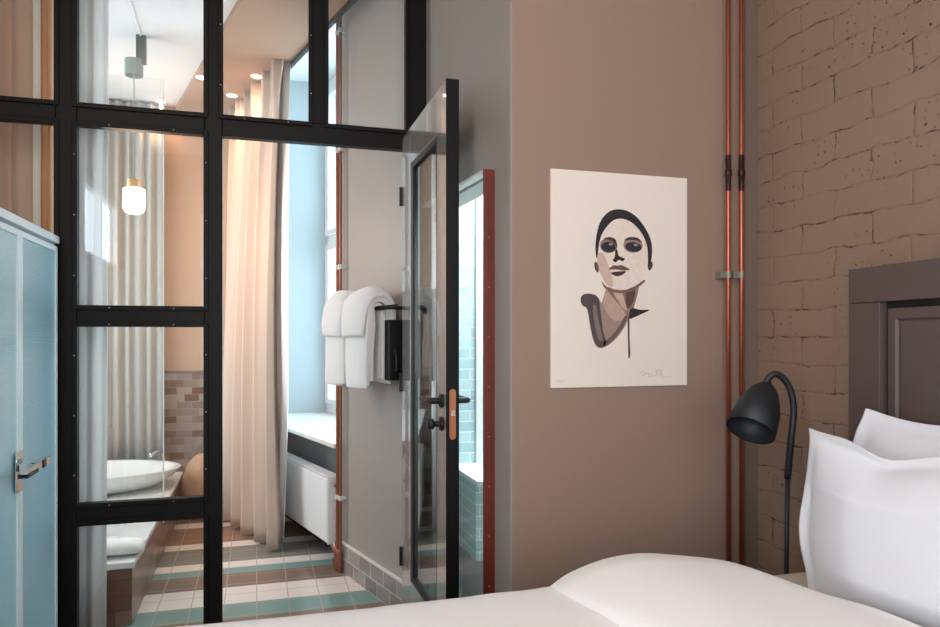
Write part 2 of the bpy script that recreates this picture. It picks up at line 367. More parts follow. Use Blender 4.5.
# bedroom windows behind the camera
def simple_window(name, X=None, Y=None, a0=0, a1=1):
    bm = B()
    def mb(p0, p1, h0, h1):
        if X is not None: box(bm, X-.03, X+.03, p0, p1, h0, h1)
        else: box(bm, p0, p1, Y-.03, Y+.03, h0, h1)
    mb(a0, a0+.06, .7, 2.6); mb(a1-.06, a1, .7, 2.6); mb(a0+.06, a1-.06, .7, .77); mb(a0+.06, a1-.06, 2.53, 2.6); mb((a0+a1)/2-.03, (a0+a1)/2+.03, .77, 2.53)
    w = struct(name, bm, 'white')
    return w
simple_window('window_2', X=-1.39, a0=-1.9, a1=-.3)
simple_window('added_window', X=BX+.09, a0=-1.9, a1=-.6)  # unseen window, added to light the cabinet front
simple_window('window_3', Y=-2.35, a0=-.6, a1=1.0)

# ------------------------------------------------------------------ SHOWER NICHE behind the red-edged glazed screen
bm = B(); box(bm, .80, .922, 3.0, 3.04, 0, 2.2); struct('wall_shower_back', bm, 'tile_white')
bm = B(); box(bm, .922, 1.6, 3.02, 3.06, 0, 2.2); struct('wall_shower_alcove', bm, 'tile_blue')
struct('wall_shower_right', box(B(), 1.6, 1.64, AY+.1, 3.06, 0, 2.2), 'white')
struct('ceiling', box(B(), .86, 1.64, AY+.1, 3.06, 2.2, 2.24), 'white')
bm = B(); box(bm, .81, 1.6, 2.62, 3.0, .38, .672); struct('wall_shower_ledge', bm, 'tile_white')
struct('trim_shower_ledge', box(B(), .81, 1.6, 2.60, 3.0, .672, .69), 'white')
struct('floor_shower', box(B(), .86, 1.6, AY+.1, 3.0, .0, .38), 'white')

# ------------------------------------------------------------------ GLAZED PARTITION
def px(x): return at_Y(x, 337, PY).x
part = thing('glazed_partition', (px(200), PY, 0), 'black steel-framed glass partition between bedroom and bathroom', 'partition')
ZT0, ZT1 = 2.055, 2.135
XA0, XA1 = px(57), px(78); XB0, XB1 = px(205), px(222.5); XC0, XC1 = px(309), px(327); XD0, XD1 = px(405), px(427)-.005
y0, y1 = PY-.025, PY+.025
def member(name, x0, x1, z0, z1):
    bm = B(); box(bm, x0, x1, y0, y1, z0, z1)
    o = link(name, bm, 'black', part, bevel=.003)
    return o
zc = 2.86
member('post', XA0, XA1, 0, zc); member('post', XB0, XB1, 0, zc); member('post', XC0, XC1, ZT1, zc); member('post', XD0, XD1, 0, zc)
XL = -1.32
member('transom', XL, XA0, ZT0, ZT1); member('transom', XA1, XB0, ZT0, ZT1); member('transom', XB1, XD0, ZT0, ZT1)
Zm = [(1.288, 1.363), (.527, .605)]
for a, b in Zm:
    member('rail', XA1, XB0, a, b)
    member('rail', XL, XA0, a, b)
member('rail', XL, XA0, 0, .06); member('rail', XA1, XB0, 0, .06)
# panes with glazing beads and screws
ybead = PY-.032
sc_proto = None
def screw(x, z):
    global sc_proto
    if sc_proto is None:
        bm = B(); lathe(bm, [(.0, -.0025), (.0022, -.002), (.003, 0), (.003, .003)], (0, 0, 0), (0, 1, 0), 8)
        o = link('screw', bm, 'screw', part, smooth=True); sc_proto = o
    else:
        o = sc_proto.copy(); COL.objects.link(o); o.parent = part; o.matrix_parent_inverse = sc_proto.matrix_parent_inverse.copy()
    o.location = (x, PY-.0345, z)
def pane(x0, x1, z0, z1, sx=True):
    w = .014; bm = B()
    # L-shaped bead ring standing proud of the frame face
    for (a, b, c, d) in ((x0-w, x0+.004, z0-w, z1+w), (x1-.004, x1+w, z0-w, z1+w), (x0+.004, x1-.004, z0-w, z0+.004), (x0+.004, x1-.004, z1-.004, z1+w)):
        box(bm, a, b, PY-.034, PY-.022, c, d)
    link('glazing_bead', bm, 'black', part, bevel=.002)
    bm = B(); box(bm, x0, x1, PY-.003, PY+.003, z0, z1); link('glass_pane', bm, 'glass', part)
    if sx:
        n = max(2, round((z1-z0)/.22))
        for k in range(n):
            z = z0+(k+.5)*(z1-z0)/n
            screw(x0-.006, z); screw(x1+.006, z)
        n = max(2, round((x1-x0)/.2))
        for k in range(n):
            x = x0+(k+.5)*(x1-x0)/n
            screw(x, z0-.006); screw(x, z1+.006)
for (a, b) in ((.06, .527), (.605, 1.288), (1.363, ZT0)):
    pane(XA1, XB0, a, b, sx=(a > .1))
    pane(XL+.01, XA0, a, b, sx=False)
pane(XL+.01, XA0, ZT1, zc, False); pane(XA1, XB0, ZT1, zc, False); pane(XB1, XC0, ZT1, zc, True); pane(XC1, XD0, ZT1, zc, False)

# ------------------------------------------------------------------ OPEN GLASS DOOR
DX0, DX1 = .600, .643; DY0, DY1 = 2.272, 3.018; DT = 2.10
door = thing('door_1', (DX0+.02, DY1, 0), 'open black-framed glass door hinged on the steel partition', 'door'); door['kind'] = 'structure'
def dbox(name, m, *a, **k):
    o = link(name, box(B(), *a), m, door, **k); return o
dbox('stile', 'doorblack', DX0, DX1, DY0, DY0+.13, .01, DT, bevel=.002)
dbox('stile', 'doorblack', DX0, DX1, DY1-.17, DY1, .01, DT, bevel=.002)
dbox('rail', 'doorblack', DX0, DX1, DY0+.13, DY1-.17, DT-.15, DT, bevel=.002)
dbox('rail', 'doorblack', DX0, DX1, DY0+.13, DY1-.17, .01, .25, bevel=.002)
bm = B()
a, b, c, d = DY0+.13, DY1-.17, .25, DT-.15
for q in ((a, a+.02, c, d), (b-.03, b, c, d), (a+.02, b-.03, c, c+.02), (a+.02, b-.03, d-.02, d)):
    box(bm, DX0+.004, DX0+.012, *q)
link('glazing_bead', bm, 'blackplain', door)
dbox('glass_pane', 'doorglass', DX0+.015, DX0+.021, a, b, c, d)
dbox('edge_strip', 'black', DX0-.0005, DX1+.0005, DY0-.0006, DY0+.004, .01, DT)
# lock plate
bm = B(); 
pts = []
for k in range(9): pts.append((.011*math.cos(PI*k/8), .084-.011+.011*math.sin(PI*k/8)))
for k in range(9): pts.append((-.011*math.cos(PI*k/8), -.084+.011-.011*math.sin(PI*k/8)))
cx, cz = (DX0+DX1)/2, .989
va = [bm.verts.new((cx+p[0], DY0-.002, cz+p[1])) for p in pts]; vb = [bm.verts.new((cx+p[0], DY0+.001, cz+p[1])) for p in pts]
bm.faces.new(va); bm.faces.new(vb)
for i in range(len(pts)): j = (i+1) % len(pts); bm.faces.new((va[i], va[j], vb[j], vb[i]))
lp = link('lock_plate', bm, mat('bronze_plate', (172, 112, 78), .35, metal=.6), door); lp['label'] = 'copper-coloured lock plate'
dbox('latch', 'chrome', cx-.006, cx+.006, DY0-.008, DY0, .985, 1.003)
# lever handles and turn knob
hz, hy = 1.03, DY0+.055
bm = B(); lathe(bm, [(0, 0), (.024, 0), (.024, .008), (.011, .011), (.011, .045), (0, .045)], (DX0, hy, hz), (-1, 0, 0), 20)
tube(bm, [(DX0-.045, hy-.008, hz), (DX0-.045, hy+.115, hz)], .0095, 12); link('lever_handle', bm, 'blackplain', door, smooth=False)
bm = B(); lathe(bm, [(0, 0), (.024, 0), (.024, .008), (.011, .011), (.011, .045), (0, .045)], (DX1, hy, hz), (1, 0, 0), 20)
tube(bm, [(DX1+.045, hy-.008, hz), (DX1+.045, hy+.115, hz)], .0095, 12); link('lever_handle', bm, 'blackplain', door)
bm = B(); lathe(bm, [(0, 0), (.024, 0), (.024, .007), (.010, .010), (.010, .028), (.019, .032), (.017, .05), (0, .052)], (DX0, hy, hz-.078), (-1, 0, 0), 20); link('turn_knob', bm, 'blackplain', door, smooth=True)
bm = B()
for z in (.3, 1.05, 1.85): bm = B(); tube(bm, [(DX0-.004, DY1+.004, z-.04), (DX0-.004, DY1+.004, z+.04)], .008, 10); link('hinge', bm, 'blackplain', door)

# ------------------------------------------------------------------ RED-EDGED GLAZED SHOWER SCREEN
sy0, sy1, sz = 2.236, 2.94, 1.80
scr = thing('glass_shower_screen', (stripX(2.5), 2.5, 0), 'tall glass screen with rust red edge on the grey return wall', 'glass screen')
def sX(Y, o): return .894-.0614*Y-o-(Y-sy0)*.02
def spr(bm, ya, yb, o0, o1, z0, z1): prism(bm, [(sX(ya, o0), ya), (sX(ya, o1), ya), (sX(yb, o1), yb), (sX(yb, o0), yb)], z0, z1)
bm = B(); spr(bm, sy0, sy0+.008, -.002, .038, 0.0, sz); link('edge_frame', bm, 'red', scr)
bm = B(); spr(bm, sy1-.008, sy1, .002, .038, 0.0, sz); link('edge_frame', bm, 'black', scr)
bm = B(); spr(bm, sy0+.008, sy1-.008, 0.002, .038, sz-.008, sz); link('top_rail', bm, 'clip', scr)
bm = B(); spr(bm, sy0+.008, sy1-.008, .028, .034, .0, sz-.008); link('glass_pane', bm, 'glass', scr)
for k in range(8):
    bm = B(); lathe(bm, [(0, 0), (.0035, 0), (.0025, .002), (0, .0025)], ((sX(sy0, .02)), sy0, .42+k*.165), (0, -1, 0), 10); link('screw', bm, mat('red_screw', (190, 86, 66), .4) if k == 0 else bpy.data.materials['red_screw'], scr)
for z in (1.715, 1.42):
    yb = sy1-.26
    bm = B(); spr(bm, yb-.0, yb+.05, .034, .046, z-.018, z+.018); link('glass_clamp', bm, 'blackplain', scr)
# white shower riser strip
rs = link('shower_riser_panel', box(B(), .925, .962, 2.985, 3.019, .69, 2.2), 'white'); tag(rs, 'white vertical strip on the shower tiles seen through the red-edged screen', 'panel')

# ------------------------------------------------------------------ COPPER PIPES by the brick wall
for x, ys in ((728.2, 'left'), (741.3, 'right')):
    p = at_Y(x, 337, AY-.03)
    t = thing('copper_pipe', (p.x, p.y, 0), {'left': 'shiny vertical copper pipe nearer the portrait, left of the pair in the corner', 'right': 'shiny vertical copper pipe nearer the brick wall, right of the pair in the corner'}[ys], 'pipe', 'copper pipes in the corner')
    bm = B(); tube(bm, [(p.x, p.y, 0), (p.x, p.y, H1)], .0078, 14); link('tube', bm, 'copper', t, smooth=True)
    bm = B(); z0 = at_Y(x, 191, AY-.03).z; z1 = at_Y(x, 155, AY-.03).z
    lathe(bm, [(.0079, z0), (.0095, z0+.005), (.0095, (z0+z1)/2-.012), (.012, (z0+z1)/2-.01), (.012, (z0+z1)/2+.01), (.0095, (z0+z1)/2+.012), (.0095, z1-.005), (.0079, z1)], (p.x, p.y, 0), n=14)
    fo = link('coupling', bm, 'oldcopper', t, smooth=True); fo['label'] = 'dark tarnished coupling'
    zb = at_Y(x, 275, AY-.03).z
    bm = B(); box(bm, p.x-.03, p.x-.007, AY-.032, AY, zb-.012, zb+.012); tube(bm, [(p.x, p.y, zb-.012), (p.x, p.y, zb+.012)], .0105, 14); link('bracket', bm, 'galv', t, bevel=.001)
# grey corner trim
q0, q1 = at_Y(748, 337, AY-.02).x, BX
struct('trim_4', box(B(), q0, q1, AY-.006, AY, 0, H1), mat('corner_trim', (118, 100, 90), .6), bevel=.002)

# ------------------------------------------------------------------ ART PRINT
print_t = thing('portrait_print', (at_Y(618, 380, AY).x, AY-.004, at_Y(618, 387, AY).z), 'unframed watercolour portrait print of a woman on the taupe wall', 'poster')
a, c = at_Y(550, 169, AY), at_Y(686, 385.5, AY)
link('paper', box(B(), a.x, c.x, AY-.006, AY-.0001, 1.082, 1.783), 'paper', print_t)
def ink(name, pts, col, depth, raw=False, smoothn=3, var=.15):
    ps = [at_Y(575+u/3.919, 200+v/3.919, AY-.006-depth*.00015) for u, v in pts]
    if smoothn > 1:
        n = len(ps); out = []
        for i in range(n):
            p0, p1, p2, p3 = ps[i-1], ps[i], ps[(i+1) % n], ps[(i+2) % n]
            for k in range(smoothn):
                t = k/smoothn
                out.append(.5*((2*p1)+(-p0+p2)*t+(2*p0-5*p1+4*p2-p3)*t*t+(-p0+3*p1-3*p2+p3)*t**3))
        ps = out
    bm = B(); vs = [bm.verts.new(p) for p in ps]
    f = bm.faces.new(vs); bmesh.ops.triangulate(bm, faces=[f])
    nm = 'ink_%d_%d_%d' % col
    m = bpy.data.materials.get(nm) or mat(nm, col, .8, var=var, vscale=60)
    return link(name, bm, m, print_t)
def ell(cx, cy, rx, ry, n=16, rot=0):
    return [(cx+rx*math.cos(2*PI*k/n)*math.cos(rot)-ry*math.sin(2*PI*k/n)*math.sin(rot), cy+rx*math.cos(2*PI*k/n)*math.sin(rot)+ry*math.sin(2*PI*k/n)*math.cos(rot)) for k in range(n)]
ink('body_wash', [(24, 385), (40, 368), (75, 370), (95, 388), (105, 402), (125, 345), (150, 350), (185, 405), (212, 450), (198, 490), (165, 540), (120, 575), (95, 580), (75, 560), (60, 500), (48, 430), (30, 412)], (158, 132, 122), 1)
ink('body_wash', [(110, 400), (128, 352), (150, 355), (180, 405), (200, 445), (190, 470), (150, 470), (125, 440)], (186, 156, 142), 2)
ink('arm_shadow', [(22, 385), (38, 368), (72, 370), (92, 385), (98, 420), (100, 470), (112, 520), (122, 560), (100, 578), (78, 560), (62, 505), (50, 430), (28, 412)], (84, 72, 72), 3)
ink('arm_shadow', [(70, 420), (82, 415), (90, 460), (102, 515), (108, 550), (92, 545), (78, 490)], (128, 110, 106), 4)
ink('arm_shadow', [(120, 575), (150, 548), (185, 505), (205, 460), (195, 455), (170, 500), (140, 535), (110, 560)], (106, 88, 84), 3)
ink('neck_wash', [(122, 343), (165, 352), (215, 348), (250, 325), (246, 365), (232, 415), (212, 465), (190, 430), (150, 385)], (142, 112, 100), 3)
ink('neck_wash', [(150, 352), (180, 353), (190, 380), (205, 430), (190, 425), (165, 390)], (196, 166, 150), 4)
ink('neck_shadow', [(205, 352), (232, 345), (236, 370), (222, 410), (206, 425), (198, 395)], (92, 66, 60), 5)
ink('collar_mark', [(222, 424), (255, 430), (292, 431), (262, 446), (232, 460), (214, 466), (212, 448)], (44, 38, 40), 6)
ink('drip', [(206, 460), (213, 460), (214, 540), (217, 605), (214, 622), (209, 618), (209, 540)], (78, 58, 54), 6, smoothn=1)
ink('face_wash', [(92, 160), (108, 120), (150, 84), (200, 80), (245, 108), (275, 150), (286, 200), (280, 262), (266, 312), (220, 344), (165, 350), (125, 336), (104, 300), (88, 262), (86, 215)], (232, 216, 204), 4)
ink('cheek_wash', [(98, 205), (112, 212), (128, 250), (142, 285), (150, 338), (126, 334), (106, 300), (90, 262), (88, 222)], (206, 178, 164), 5)
ink('ear_mark', [(76, 245), (86, 245), (94, 265), (90, 285), (78, 270)], (96, 74, 68), 5)
ink('ear_mark', [(286, 248), (300, 240), (305, 258), (294, 276), (286, 268)], (80, 62, 58), 5)
ink('hair', [(84, 228), (80, 180), (88, 120), (105, 75), (135, 45), (170, 36), (210, 45), (245, 70), (275, 110), (295, 150), (302, 190), (299, 235), (287, 262), (286, 220), (282, 180), (266, 138), (240, 104), (212, 82), (180, 73), (150, 80), (122, 108), (104, 138), (94, 175), (89, 215)], (42, 38, 42), 6)
ink('eye_wash', ell(132, 178, 34, 30, rot=.1), (136, 112, 104), 5); ink('eye_wash', ell(227, 178, 38, 29, rot=.1), (150, 126, 118), 5)
ink('eye', ell(131, 184, 28, 20, rot=.12), (46, 40, 44), 6, var=.5); ink('eye', ell(229, 184, 32, 19, rot=.1), (46, 40, 44), 6, var=.5)
ink('eyebrow', [(112, 152), (135, 145), (160, 156), (165, 190), (158, 175), (138, 157)], (60, 48, 46), 7); ink('eyebrow', [(192, 160), (210, 146), (245, 148), (262, 166), (240, 158), (212, 157)], (60, 48, 46), 7)
ink('eye_light', ell(140, 174, 8, 5), (150, 140, 140), 8, smoothn=1); ink('eye_light', ell(238, 176, 9, 5), (150, 140, 140), 8, smoothn=1)
ink('nose_shadow', [(158, 195), (166, 196), (170, 216), (182, 224), (196, 230), (186, 240), (172, 234), (160, 244), (148, 236), (156, 222)], (46, 34, 34), 7)
ink('upper_lip', [(132, 272), (152, 256), (168, 258), (182, 255), (216, 273), (190, 276), (160, 272)], (112, 78, 74), 7)
ink('lower_lip', [(142, 284), (170, 280), (200, 279), (188, 292), (165, 299), (148, 293)], (68, 46, 46), 7)
ink('jaw_line', [(104, 318), (125, 340), (165, 355), (220, 348), (268, 314), (272, 322), (222, 358), (165, 364), (120, 348)], (120, 92, 84), 6)
# faint pencil signature, bottom right
def scribble(name, pts, r=.0006):
    ps = smooth_path([at_Y(u, v, AY-.0068) for u, v in pts], 4)
    bm = B(); tube(bm, ps, r, 5); return link(name, bm, bpy.data.materials.get('pencil') or mat('pencil', (196, 176, 162), .9), print_t)
scribble('signature', [(639, 374), (643, 371), (646, 375), (641, 375), (646, 373.5), (649, 374), (652, 374), (650, 377), (648, 373)])
scribble('signature', [(652, 376), (656, 374), (657, 369), (656, 376), (660, 369), (660, 376), (662, 369), (662.5, 376), (669, 377), (672, 377)])
scribble('edition_mark', [(556, 382), (559, 380.5), (560, 382.5), (563, 380.5), (566, 382)])

# ------------------------------------------------------------------ BED
EY = 1.575
bed = thing('bed', (.6, .8, 0), 'bed with panelled taupe headboard against the brick wall', 'bed')
link('base', box(B(), -.30, 1.58, -.10, 1.56, .05, .34), 'bedbase', bed, bevel=.02)
link('mattress', box(B(), -.32, 1.59, -.12, 1.625, .34, .605), 'linen', bed, bevel=.04, segs=4)
# headboard (slightly toed off the wall)
hr = math.radians(7)
def hp(y, o, z):    # y: world distance along headboard from far edge, o: out from wall
    return Vector((1.655-y*math.sin(hr)-o*math.cos(hr), 1.632-y*math.cos(hr)+o*math.sin(hr), z))
def hbox(bm, a0, a1, o0, o1, z0, z1):
    v = [bm.verts.new(hp(a, o, z)) for a in (a0, a1) for o in (o0, o1) for z in (z0, z1)]
    for f in ((0, 1, 3, 2), (4, 6, 7, 5), (0, 4, 5, 1), (2, 3, 7, 6), (0, 2, 6, 4), (1, 5, 7, 3)): bm.faces.new([v[i] for i in f])
    return bm
HT = 1.437
bm = B(); hbox(bm, 0, .12, 0, .035, .1, HT-.098); hbox(bm, 0, 1.75, 0, .035, HT-.097, HT); hbox(bm, 1.63, 1.75, 0, .035, .1, HT-.098)
hbf = link('headboard_frame', bm, 'headboard', bed, bevel=.002)
link('groove', hbox(B(), .12, 1.63, 0, .012, .1, HT-.1), 'groove', bed)
bm = B()
# raised panel with bevelled border
def hpan(a0, a1, z0, z1):
    def loop(d, o): return [bm.verts.new(hp(a, o, z)) for a, z in ((a0+d, z0+d), (a1-d, z0+d), (a1-d, z1-d), (a0+d, z1-d))]
    ls = [loop(.005, .01), loop(.005, .024), (loop(.032, .026)), loop(.038, .019), loop(.05, .024)]
    for p, q in zip(ls, ls[1:]):
        for i in range(4): bm.faces.new((p[i], p[(i+1) % 4], q[(i+1) % 4], q[i]))
    bm.faces.new(ls[-1])
hpan(.134, 1.616, .1, HT-.111)
link('headboard_panel', bm, 'headboard', bed)

# duvet body: soft slab with rounded edges, over the whole bed
dv = thing('duvet', (.4, .7, .6), 'thick white duvet spread across the bed, turned back near the pillows', 'duvet')
def duvet_body():
    bm = B(); nx, ny = 90, 60
    X0, X1, Y0, Y1 = -.37, 1.02, -.18, EY+.035
    g = []
    for i in range(nx+1):
        row = []
        for j in range(ny+1):
            u, v = i/nx, j/ny
            x = X0+(X1-X0)*u
            y = Y0+(Y1-Y0)*v
            # distance to edges -> rounded fall
            ex = x-X0; ey = min(y-Y0, Y1-y)
            def fall(e, r=.06):
                if e >= r: return 0
                return r-math.sqrt(max(0, r*r-(r-e)**2))
            z = .655-fall(ey)*1.1-fall(ex, .09)
            z += .006*noise.noise(Vector((x*3, y*4, 0)))+.003*noise.noise(Vector((x*9, y*9, 3)))
            row.append((x, y, z))
        # hanging far side
        row = [(row[0][0], Y0-.005, .36), (row[0][0], Y0-.01, .48)]+row+[(x, Y1+.012+.006*math.sin(x*14), .5), (x, Y1+.012+.012*math.sin(x*14), .36)]
        g.append([bm.verts.new(p) for p in row])
    for a, b in zip(g, g[1:]):
        for j in range(len(a)-1): bm.faces.new((a[j], b[j], b[j+1], a[j+1]))
    e = [bm.verts.new((v.co.x-.01, v.co.y, .36)) for v in g[0]]
    for j in range(len(e)-1): bm.faces.new((e[j], g[0][j], g[0][j+1], e[j+1]))
    return bm
link('duvet_cover', duvet_body(), 'duvet', dv, smooth=True)
def fold_part():
    st = [(549.6, 588.5, 1.555), (556, 581.5, 1.553), (572, 571.5, 1.545), (604, 559, 1.525), (640, 553.2, 1.505), (680, 555.3, 1.485), (718.7, 559.5, 1.46), (744, 565.5, 1.43), (773, 575.5, 1.39), (821, 592.6, 1.31), (871, 606.5, 1.21), (907, 621, 1.12), (960, 640, 1.0)]
    P = [at_Y(x, y, Y) for x, y, Y in st]
    P = smooth_path(P, 5)
    bm = B(); g = []
    n = len(P)
    for i, p in enumerate(P):
        u = i/(n-1)
        k = min(1, u/.08)
        lean = .11*(1-u)**1.5        # left edge runs toward the viewer and a little right
        row = []
        # outer drop
        row.append(Vector((p.x+.01, p.y+.055, .56))); row.append(Vector((p.x+.005, p.y+.05, max(.57, p.z-.06)))); row.append(Vector((p.x, p.y+.028, p.z-.018)))
        row.append(p.copy())
        m = 26
        for j in range(1, m+1):
            d = j/m
            yy = p.y-d*(p.y+.15)
            target = .70+.012*math.sin(u*5+d*3)
            zz = p.z+(target-p.z)*min(1, d*1.8) if p.z > .66 else p.z+(.70-p.z)*min(1, d*2.6)*min(1, k*1.0)
            w = noise.noise(Vector((p.x*3.1+d, yy*2.4, 5)))*.014*min(1, d*4)*k
            row.append(Vector((p.x+lean*d*2.6+.02*d, yy, zz+w)))
        g.append([bm.verts.new(q) for q in row])
    # left edge roll
    edge = [bm.verts.new(Vector((v.co.x-.012, v.co.y, v.co.z-.03))) for v in g[0]]
    edge2 = [bm.verts.new(Vector((v.co.x+.016, v.co.y, v.co.z-.07))) for v in g[0]]
    g = [edge2, edge]+g
    for a, b in zip(g, g[1:]):
        for j in range(len(a)-1): bm.faces.new((a[j], b[j], b[j+1], a[j+1]))
    return bm
link('turned_back_fold', fold_part(), 'duvet', dv, smooth=True)

# ------------------------------------------------------------------ PILLOWS
def pillow(name, c, U, V, w, h, th, label, top=None, m='pillow', flange=.045, seed=0):
    """c: centre; U width dir; V height dir"""
    t = thing(name, c, label, 'pillow', 'white pillows on the bed')
    U = Vector(U).normalized(); V = Vector(V).normalized(); N = U.cross(V).normalized(); c = Vector(c)
    bm = B(); n = 44
    grid = {}
    for side in (1, -1):
        for i in range(n+1):
            for j in range(n+1):
                u = -1+2*i/n; v = -1+2*j/n
                if side == -1 and (i in (0, n) or j in (0, n)):
                    grid[(side, i, j)] = grid[(1, i, j)]; continue
                # pulled-out corners, sagging edges
                sag_u = 1+.012*(1-v*v)+.042*(abs(v)<.999)*max(0, 1-((v-.15)/.7)**2)
                sag_v = 1-(.09)*(1-u*u)
                x = u*sag_u*w/2; y = v*sag_v*h/2
                if top: y += top(u)*max(0, v)**2
                fu = flange/(w/2); fv = flange/(h/2)
                a = max(0, 1-abs(u)-fu*.8)/(1-fu); b = max(0, 1-abs(v)-fv*.8)/(1-fv)
                z = side*th/2*(min(1, a*2.1)**.45)*(min(1, b*1.9)**.45)*(.72+.28*(1-u*u)*(1-v*v)) if a > 0 and b > 0 else side*.002
                z += .006*noise.noise(Vector((u*2.3+seed, v*2.3, side)))
                edge = max(abs(u), abs(v))
                if edge > 1-fu: z += .012*math.sin(u*5+v*4+seed)*(edge-(1-fu))/fu
                grid[(side, i, j)] = bm.verts.new(c+U*x+V*y+N*z)
        for i in range(n):
            for j in range(n):
                f = [grid[(side, i, j)], grid[(side, i+1, j)], grid[(side, i+1, j+1)], grid[(side, i, j+1)]]
                bm.faces.new(f)
    link('pillow_case', bm, m, t, smooth=True, subsurf=1)
    # stitched flange seam
    bm = B(); ps = []
    fu = 1-flange/(w/2)*.95; fv = 1-flange/(h/2)*.95
    return t
V1 = Vector((.02, 0.0, 1)); U1 = Vector((.10, -1, 0))
c1 = Vector((1.372, 1.125, .787))
pillow('pillow', c1, U1, V1, .72, .47, .17, 'front white flanged pillow standing on the bed nearest the lamp', top=lambda u: -.034*math.exp(-((u+.40)/.2)**2)+.004*math.sin(u*9), seed=1)
V2 = Vector((.18, 0, .98)); U2 = Vector((.05, -1, 0))
pillow('pillow', Vector((1.503, 1.14, .836)), U2, V2, .70, .465, .11, 'back white pillow leaning against the taupe headboard', top=lambda u: -.01*math.sin((u+1)*4.0), seed=4)

# ------------------------------------------------------------------ GOOSENECK LAMP
bx, by = 1.492, 1.745
lamp = thing('gooseneck_lamp', (bx, by, 0), 'black gooseneck reading lamp between bed and portrait wall', 'lamp')
LD = 2.10
def lp_(x, y, d=LD): return at_D(x, y, d)
neck = [lp_(786.5, 640, 2.12), lp_(786.5, 560, 2.12), lp_(787, 500, 2.12), lp_(787.5, 478, 2.12), lp_(791, 440), lp_(793.5, 415), lp_(792.5, 398), lp_(787, 383), lp_(778, 374.5), lp_(771.5, 375.5), lp_(767, 381), lp_(765.5, 388)]
ns = smooth_path(neck[3:], 6)
bm = B(); tube(bm, ns, [.0098]*len(ns), 14); link('gooseneck', bm, 'lamp', lamp, smooth=True)
foot = Vector((neck[0].x, neck[0].y, 0))
bm = B(); tube(bm, [foot, neck[0], neck[1], neck[3]], .0066, 12); link('pole', bm, 'lamp', lamp, smooth=True)
bm = B(); lathe(bm, [(0, 0), (.11, 0), (.11, .012), (.1, .018), (.012, .024), (0, .024)], foot); link('base', bm, 'lamp', lamp)
# shade: axis from top (766,388) to mouth centre (750,431)
top = lp_(767, 385); mouth = lp_(750.3, 430.5, LD-.07)
ax = (mouth-top).normalized(); Ls = (mouth-top).length
prof = [(1.0*a_*(1.05 if b_ > .02 else 1), b_) for a_, b_ in [(.010, -.012), (.014, 0), (.024, .006), (.037, .026), (.050, .058), (.0595, .092), (.066, Ls), (.064, Ls+.001), (.057, .09), (.047, .057), (.034, .027), (.02, .014), (0, .013)]]
bm = B(); lathe(bm, prof, top, ax, 40); sh = link('lamp_shade', bm, 'lamp', lamp, smooth=True)
bm = B(); lathe(bm, [(0, .03), (.02, .03), (.022, .07), (.026, .09), (.022, .105), (0, .112)], top, ax, 20); link('bulb', bm, 'lampin', lamp, smooth=True)

# ------------------------------------------------------------------ CABINET (left)
CX = -.71; CY0, CY1 = 1.66, 2.985; CHT = 1.62
cab = thing('wardrobe_cabinet', (CX-.3, 2.3, 0), 'pale blue cabinet with ribbed doors beside the steel partition', 'cabinet')
bm = B(); box(bm, CX-.58, CX-.02, CY0, CY1, .04, CHT-.03); link('body', bm, 'cabframe', cab, bevel=.002)
link('top', box(B(), CX-.59, CX+.004, CY0-.005, CY1+.005, CHT-.028, CHT), 'cabframe', cab, bevel=.003)
ds = [(1.665, 2.098), (2.104, 2.541), (2.547, 2.98)]
for i, (a, b) in enumerate(ds):
    bm = B(); z0, z1 = .06, CHT-.038
    w = .022
    for q in ((a, a+w, z0, z1), (b-w, b, z0, z1), (a+w, b-w, z0, z0+w), (a+w, b-w, z1-w, z1)): box(bm, CX-.018, CX, *q)
    d = link('door', bm, 'cabframe', cab, bevel=.003)
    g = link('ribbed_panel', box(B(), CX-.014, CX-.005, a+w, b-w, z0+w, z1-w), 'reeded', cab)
    g.parent = d; g.matrix_parent_inverse = Matrix.Identity(4)
    if i == 2:
        hzc = at_X(24, 470, CX+.03).z
        bm = B()
        box(bm, CX, CX+.006, a-.06, a+.0, hzc-.075, hzc+.05)
        h0 = link('handle_plate', bm, 'chrome', cab, bevel=.002); h0.parent = d; h0.matrix_parent_inverse = Matrix.Identity(4)
        bm = B(); box(bm, CX+.006, CX+.05, a-.046, a-.024, hzc-.012, hzc+.012); box(bm, CX+.036, CX+.056, a-.14, a+.11, hzc-.012, hzc+.012)
        h1 = link('handle', bm, 'chrome', cab, bevel=.002); h1.parent = d; h1.matrix_parent_inverse = Matrix.Identity(4)
        bm = B(); box(bm, CX+.03, CX+.058, a-.14, a-.03, hzc-.016, hzc-.003); box(bm, CX+.056, CX+.059, a+.02, a+.05, hzc-.013, hzc+.013)
        h2 = link('handle_grip', bm, 'blackplain', cab, bevel=.001); h2.parent = d; h2.matrix_parent_inverse = Matrix.Identity(4)

# ------------------------------------------------------------------ CURTAINS
def curtain(name, fn, nu, nv, m, parent=None, solid=.003):
    bm = B(); g = [[bm.verts.new(fn(i/nu, j/nv)) for j in range(nv+1)] for i in range(nu+1)]
    for a, b in zip(g, g[1:]):
        for j in range(nv): bm.faces.new((a[j], b[j], b[j+1], a[j+1]))
    return link(name, bm, m, parent, smooth=True, solid=solid)
